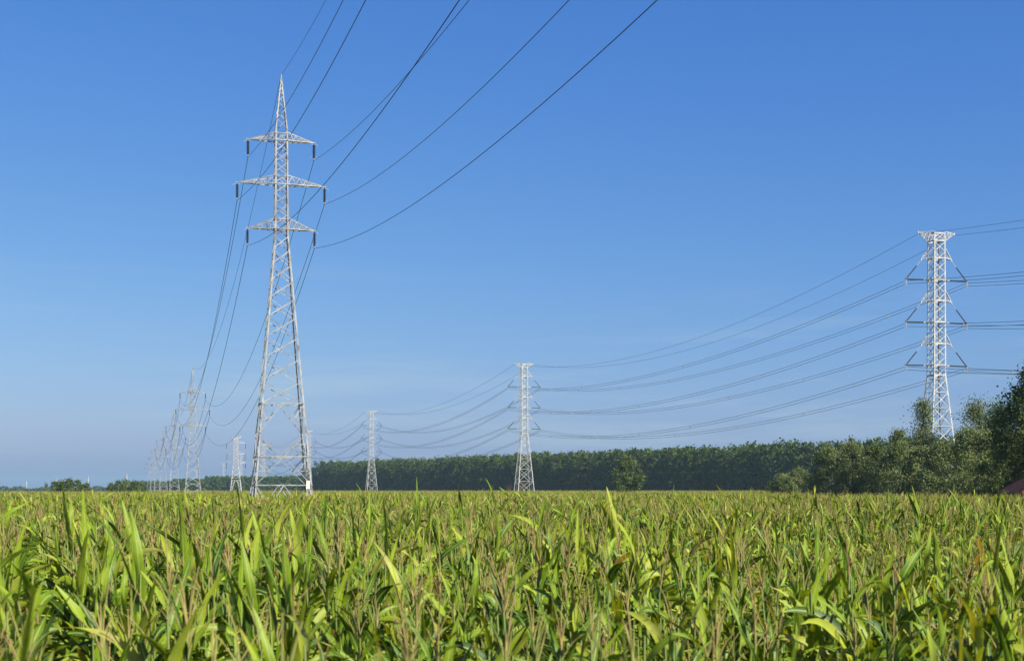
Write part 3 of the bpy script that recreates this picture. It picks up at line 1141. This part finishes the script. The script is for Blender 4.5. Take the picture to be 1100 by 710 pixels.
# ------------------------------------------------------------------ corn
def corn_variant(seed, nleaf, nseg, across, zmin, wmul, tassel, tdetail, spear=False):
    """returns dict part -> (V, Q, mid, tint); parts are stalk, foliage, tassel"""
    rs = np.random.RandomState(seed)
    out = {}
    H = 2.02
    # stalk
    k = 5 if tdetail else 3
    zs = np.linspace(max(0, zmin - .3), H + .1, 6 if tdetail else 3)
    lx, ly = rs.normal(size=2) * .03
    sw = rs.uniform(0, 6.28)
    V, Q = [], []
    for i, z in enumerate(zs):
        rad = .0145 * (1 - .62 * z / H)
        for j in range(k):
            a = 2 * np.pi * j / k
            V.append((lx * (z / H) ** 2 + rad * np.cos(a), ly * (z / H) ** 2 + rad * np.sin(a), z))
    for i in range(len(zs) - 1):
        for j in range(k):
            Q.append((i * k + j, i * k + (j + 1) % k, (i + 1) * k + (j + 1) % k, (i + 1) * k + j))
    V = np.array(V)
    out["stalk"] = (V, np.array(Q), np.zeros(len(V)), np.full(len(V), rs.uniform(.2, .8)))
    # leaves
    VV, QQ, MM, TT = [], [], [], []
    off = 0
    az0 = rs.uniform(0, 2 * np.pi)
    for i in range(nleaf):
        f = i / (nleaf - 1)
        z = zmin + (H - .05 - zmin) * f
        az = az0 + (i % 2) * np.pi + rs.normal() * .38
        up = z / H
        if up > .80:
            el = np.radians(rs.uniform(48, 86))
            bend = np.radians(rs.choice([rs.uniform(0, 30), rs.uniform(50, 165)], p=[.50, .50]))
            Lf = rs.uniform(.20, .42)
        else:
            el = np.radians(rs.uniform(56, 74))
            bend = np.radians(rs.uniform(45, 135))
            Lf = rs.uniform(.42, .66)
        if spear and i >= nleaf - 2:
            el, bend, Lf = np.radians(rs.uniform(84, 89)), np.radians(rs.uniform(0, 8)), rs.uniform(.42, .6)
        Wd = rs.uniform(.054, .094) * wmul * (.85 if up > .9 else 1)
        p0 = np.array([lx * up ** 2, ly * up ** 2, z])
        t = np.linspace(0, 1, nseg + 1)
        ang = el - bend * t ** rs.uniform(1.2, 2.4)
        d = np.array([np.cos(az), np.sin(az)])
        ds = Lf / nseg
        hx = np.concatenate([[0], np.cumsum(np.cos((ang[1:] + ang[:-1]) / 2) * ds)])
        hz = np.concatenate([[0], np.cumsum(np.sin((ang[1:] + ang[:-1]) / 2) * ds)])
        side_bend = rs.normal() * .10
        sv = np.array([-d[1], d[0]])
        ctr = np.stack([p0[0] + hx * d[0] + sv[0] * side_bend * t ** 2, p0[1] + hx * d[1] + sv[1] * side_bend * t ** 2, p0[2] + hz], 1)
        w = Wd * np.clip((t + .10) / .38, 0, 1) ** .6 * np.clip(1 - t, 0, 1) ** .62 * 1.05
        w = np.maximum(w, .003)
        if nseg <= 3:
            w[0] = max(w[0], Wd * .6)
        tw = rs.normal() * .6 + rs.normal() * 1.3 * t
        nrm_ = np.stack([-np.sin(ang) * d[0], -np.sin(ang) * d[1], np.cos(ang)], 1)
        s3 = np.array([sv[0], sv[1], 0])
        lat = np.cos(tw)[:, None] * s3 + np.sin(tw)[:, None] * nrm_
        nn = -np.sin(tw)[:, None] * s3 + np.cos(tw)[:, None] * nrm_
        wave = np.sin(t * rs.uniform(9, 16) + rs.uniform(0, 6)) * .16 if across == 2 else 0 * t
        fold = rs.uniform(.12, .30)
        if across == 2:
            L_ = ctr - lat * w[:, None] / 2 + nn * (w * (fold + wave))[:, None]
            R_ = ctr + lat * w[:, None] / 2 + nn * (w * (fold - wave))[:, None]
            v = np.stack([L_, ctr, R_], 1).reshape(-1, 3)
            mid = np.tile([0, 1, 0], nseg + 1)
            c = 3
        else:
            v = np.stack([ctr - lat * w[:, None] / 2, ctr + lat * w[:, None] / 2], 1).reshape(-1, 3)
            mid = np.zeros(2 * (nseg + 1))
            c = 2
        ii = np.arange(nseg)[:, None] * c + np.arange(c - 1)[None]
        q = np.stack([ii, ii + 1, ii + 1 + c, ii + c], -1).reshape(-1, 4)
        ti = np.clip(rs.normal(.42, .26), .0, .84)
        tip = np.repeat(np.clip(t - rs.uniform(.75, 1.1), 0, 1) * 1.6, c)
        tt = np.clip(ti + tip, 0, 1)
        if up < .35 and rs.uniform() < .5:
            tt = np.full(len(v), .95)
        VV.append(v)
        QQ.append(q + off)
        MM.append(mid)
        TT.append(tt)
        off += len(v)
    out["foliage"] = (np.concatenate(VV), np.concatenate(QQ), np.concatenate(MM), np.concatenate(TT))
    # tassel
    if tassel:
        VV, QQ, TT = [], [], []
        off = 0
        nb = rs.randint(4, 8) if tdetail else 3
        base_t = rs.uniform(.0, 1.0)
        open_ = rs.uniform(.5, 1.7)
        for b in range(nb):
            a = rs.uniform(0, 6.28)
            tilt = (0 if b == 0 else rs.uniform(.08, .40) * open_) + abs(rs.normal() * .06)
            Lb = rs.uniform(.26, .36) if b == 0 else rs.uniform(.14, .25)
            zb = H + .04 + (0 if b == 0 else rs.uniform(-.02, .10))
            n = 5 if tdetail else 2
            t = np.linspace(0, 1, n + 1)
            aa = tilt + (.9 * open_ * rs.uniform(-.1, 1.0)) * t ** 2
            hx = np.concatenate([[0], np.cumsum(np.sin((aa[1:] + aa[:-1]) / 2) * Lb / n)])
            hz = np.concatenate([[0], np.cumsum(np.cos((aa[1:] + aa[:-1]) / 2) * Lb / n)])
            ctr = np.stack([lx + hx * np.cos(a), ly + hx * np.sin(a), zb + hz], 1)
            rad = (.0043 if tdetail else .0066 * wmul) * (1 - .55 * t) * (1 + (.35 * (np.arange(n + 1) % 2) if tdetail else 0))
            kk = 4 if tdetail else 3
            v = []
            for j in range(kk):
                an = 2 * np.pi * j / kk
                v.append(ctr + np.outer(rad, [np.cos(an), np.sin(an), 0]))
            v = np.stack(v, 1).reshape(-1, 3)
            q = []
            for i in range(n):
                for j in range(kk):
                    q.append((i * kk + j, i * kk + (j + 1) % kk, (i + 1) * kk + (j + 1) % kk, (i + 1) * kk + j))
            VV.append(v)
            QQ.append(np.array(q) + off)
            TT.append(np.full(len(v), np.clip(base_t + rs.normal() * .15, 0, 1)))
            off += len(v)
        V = np.concatenate(VV)
        out["tassel"] = (V, np.concatenate(QQ), np.zeros(len(V)), np.concatenate(TT))
    return out


PART_MAT = {"stalk": 0, "foliage": 1, "tassel": 2}
CORN_MATS = [M_STALK, M_LEAF, M_TASSEL]


def flat_variant(parts):
    V, Q, MI, MID, T = [], [], [], [], []
    off = 0
    for k, (v, q, mid, t) in parts.items():
        V.append(v)
        Q.append(q + off)
        MI.append(np.full(len(q), PART_MAT[k]))
        MID.append(mid)
        T.append(t)
        off += len(v)
    return tuple(np.concatenate(a) for a in (V, Q, MI, MID, T))


def undul(x, y):
    return .10 * np.sin(x * .21 + y * .13 + 1.0) + .08 * np.sin(x * .07 - y * .33) + .05 * np.sin(x * .9 + .5 * y)


HI = [corn_variant(1000 + i, 13, 9, 2, .45, 1.0, i % 10 < 4, True, i % 10 >= 8) for i in range(20)]
MID = [corn_variant(2000 + i, 11, 5, 2, .8, 1.05, i % 10 < 5, True, i % 10 >= 8) for i in range(14)]
LOW = [corn_variant(3000 + i, 8, 3, 1, 1.1, 1.25, i % 10 < 5, False, i % 10 >= 8) for i in range(12)]
FAR = [corn_variant(4000 + i, 6, 2, 1, 1.3, 1.8, i % 10 < 5, False) for i in range(8)]

rsC = np.random.RandomState(77)


def scatter(y0, y1, dens, half, row=.75):
    """corn rows running obliquely, jittered"""
    pts = []
    ymid = y1
    xm = half(y1)
    n = int((y1 - y0) * 2 * xm * dens)
    x = rsC.uniform(-xm, xm, n)
    y = rsC.uniform(y0, y1, n)
    # draw the plants loosely into rows
    u = x * .94 + y * .34
    w = -x * .34 + y * .94
    u = np.round(u / row) * row + rsC.normal(size=n) * .07
    x = u * .94 - w * .34
    y = u * .34 + w * .94
    ok = (np.abs(x) < half(y)) & (y >= y0) & (y < y1)
    return x[ok], y[ok]


def allowed(x, y):
    px = CX + F * x / np.maximum(y, .1)
    bad = ((px > 1052) & (y > 131)) | ((px > 870) & (y > 205)) | ((px > 826) & (y > 285))
    e = (x - 159) * .861 + (y - 760) * .509          # forest side of the edge line
    bad |= e > -6
    bad |= (y > 500) & (px < 165)
    for t in T1[:1]:
        for sx in (-3.3, 3.3):
            for sy in (-3.3, 3.3):
                bad |= (x - t.x - sx) ** 2 + (y - t.y - sy) ** 2 < .5
    return ~bad


def mass(name, x, y, variants, hs_, label):
    n = len(x)
    which = rsC.randint(0, len(variants), n)
    rot = rsC.uniform(0, 6.28, n)
    VV, QQ, MM, DD, TT = [], [], [], [], []
    off = 0
    for k, var in enumerate(variants):
        V, Q, MI, MIDa, T = flat_variant(var)
        sel = np.where(which == k)[0]
        if not len(sel):
            continue
        c, s_ = np.cos(rot[sel]), np.sin(rot[sel])
        sc = hs_[sel]
        lean = rsC.normal(size=(len(sel), 2)) * .035
        X = sc[:, None] * (V[None, :, 0] * c[:, None] - V[None, :, 1] * s_[:, None]) + lean[:, :1] * V[None, :, 2] + x[sel][:, None]
        Yv = sc[:, None] * (V[None, :, 0] * s_[:, None] + V[None, :, 1] * c[:, None]) + lean[:, 1:] * V[None, :, 2] + y[sel][:, None]
        Zv = sc[:, None] * V[None, :, 2] + 0 * X
        VV.append(np.stack([X, Yv, Zv], -1).reshape(-1, 3))
        QQ.append((Q[None] + (np.arange(len(sel)) * len(V))[:, None, None]).reshape(-1, 4) + off)
        MM.append(np.tile(MI, len(sel)))
        DD.append(np.tile(MIDa, len(sel)))
        tj = rsC.normal(size=(len(sel), 1)) * .10
        TT.append(np.clip(T[None] + tj, 0, 1).ravel())
        off += len(sel) * len(V)
    me = quads(name, np.concatenate(VV), np.concatenate(QQ), CORN_MATS, np.concatenate(MM), {"mid": np.concatenate(DD), "tint": np.concatenate(TT)}, True)
    return me


def heights(x, y, sd=.065):
    return 1.0 + undul(x, y) * .75 + rsC.normal(size=len(x)) * sd


# nearest plants: every one a thing of its own
x, y = scatter(5.2, 12.5, 12.0, lambda y: .385 * y + .35)
h = heights(x, y)
o_ = np.argsort(y)[:299]
xn, yn, hn = x[o_], y[o_], h[o_]
y_near = yn.max()
protos = []
for k, var in enumerate(HI):
    r = empty("corn_plant")
    for part, (V, Q, mid, t) in var.items():
        me = quads(part, V, Q, [CORN_MATS[PART_MAT[part]]], None, {"mid": mid, "tint": t}, True)
        link(part, me, r)
    protos.append(r)
usedp = set()
with_t = "green corn plant with a tan tassel among the nearest plants of the field"
no_t = "leafy green corn plant without a tassel among the nearest plants of the field"
for i in range(len(xn)):
    k = i if i < len(protos) else int(rsC.randint(0, len(protos)))
    o = protos[k] if k not in usedp else copy_tree(protos[k])
    usedp.add(k)
    o.location = (xn[i], yn[i], 0)
    o.rotation_euler = (rsC.normal() * .035, rsC.normal() * .035, rsC.uniform(0, 6.28))
    o.scale = (hn[i],) * 3
    tag(o, with_t if "tassel" in HI[k] else no_t, "corn", "nearest corn plants")

# one stands out with broad curled leaves above its neighbours
r = empty("corn_plant")
for part, (V, Q, mid, t) in corn_variant(5003, 12, 12, 2, .6, 1.30, False, True).items():
    link(part, quads(part, V, Q, [CORN_MATS[PART_MAT[part]]], None, {"mid": mid, "tint": np.clip(t + .22, 0, .78)}, True), r)
r.location = ((1062 - CX) / F * 6.6, 6.6, 0)
r.rotation_euler = (0, .02, 2.2)
r.scale = (1.19,) * 3
tag(r, "tallest of the near corn plants, broad curled leaves, below the tiled roof", "corn", "nearest corn plants")

# the rest of the field: one mass
half = lambda y: .40 * y + 3.0
parts_ = []
XS = []


def band(y0, y1, dens, variants, sd, hf=half, extra=1.0):
    x, y = scatter(y0, y1, dens, hf)
    ok = allowed(x, y)
    x, y = x[ok], y[ok]
    return mass("band", x, y, variants, heights(x, y, sd * 1.3) * extra, "")


meshes = [band(y_near, 24, 12.0, HI, .06), band(24, 55, 8.0, MID, .06), band(55, 130, 4.2, LOW, .055), band(130, 330, .75, FAR, .05, lambda y: .40 * y, 1.02),
          band(330, 780, .20, FAR, .05, lambda y: .39 * y, 1.04)]
# plants beside and just below the view, for the sides of the place
x, y = scatter(2.6, y_near, 8.0, lambda y: .42 * y + 3.0)
ok = (np.abs(x) > .385 * y + .35) | (y < 5.2)
ok &= (x ** 2 + y ** 2) > 2.4 ** 2
x, y = x[ok], y[ok]
if len(x):
    meshes.append(mass("band", x, y, MID, heights(x, y), ""))
# a few plants stand well above the rest
ACC = [(75, 507, 13.5), (502, 513, 18), (656, 516, 17), (612, 520, 22), (865, 545, 12.6), (140, 529, 12.6), (330, 530, 13), (985, 516, 24), (437, 518, 19), (205, 520, 24), (800, 520, 19)]
ax = np.array([(a - CX) / F * d for a, b, d in ACC])
ay = np.array([d for a, b, d in ACC])
ah = np.array([(EYE + (HY - b) / F * d) / 2.48 for a, b, d in ACC])
meshes.append(mass("band", ax, ay, [v for i, v in enumerate(HI) if i % 10 >= 8], ah, ""))
# canopy floor far off: the closed tops of plants too small to tell apart
nx, ny = 60, 70
gy = 120 * (800 / 120.) ** np.linspace(0, 1, ny)
gx = np.linspace(-.41, .41, nx)
GX = gx[None] * gy[:, None]
GY = np.repeat(gy[:, None], nx, 1)
okv = allowed(GX.ravel(), GY.ravel()).reshape(GX.shape)
GZ = 1.95 + undul(GX, GY) + rsC.normal(size=GX.shape) * .05
idx = np.arange(nx * ny).reshape(ny, nx)
q = np.stack([idx[:-1, :-1], idx[:-1, 1:], idx[1:, 1:], idx[1:, :-1]], -1).reshape(-1, 4)
qok = okv.ravel()[q].all(1)
canopy = quads("band", np.stack([GX, GY, GZ], -1).reshape(-1, 3), q[qok], CORN_MATS, np.full(qok.sum(), 1), {"mid": np.zeros(nx * ny), "tint": rsC.uniform(.2, .8, nx * ny)}, True)
meshes.append(canopy)


def join(name, ms):
    V, Q, MI, D, T = [], [], [], [], []
    off = 0
    for me in ms:
        n, p = len(me.vertices), len(me.polygons)
        a = np.empty(n * 3, np.float32)
        me.vertices.foreach_get("co", a)
        V.append(a.reshape(-1, 3))
        b = np.empty(p * 4, np.int32)
        me.loops.foreach_get("vertex_index", b)
        Q.append(b.reshape(-1, 4) + off)
        c = np.empty(p, np.int32)
        me.polygons.foreach_get("material_index", c)
        MI.append(c)
        for nm, L in (("mid", D), ("tint", T)):
            a = np.empty(n, np.float32)
            me.attributes[nm].data.foreach_get("value", a)
            L.append(a)
        off += n
        bpy.data.meshes.remove(me)
    print("corn field quads:", sum(len(q) for q in Q))
    return quads(name, np.concatenate(V), np.concatenate(Q), CORN_MATS, np.concatenate(MI), {"mid": np.concatenate(D), "tint": np.concatenate(T)}, True)


field = link("corn_field", join("corn_field", meshes))
tag(field, "green corn field with tan tassels spreading to the forest and pylons", "corn field", kind='stuff')
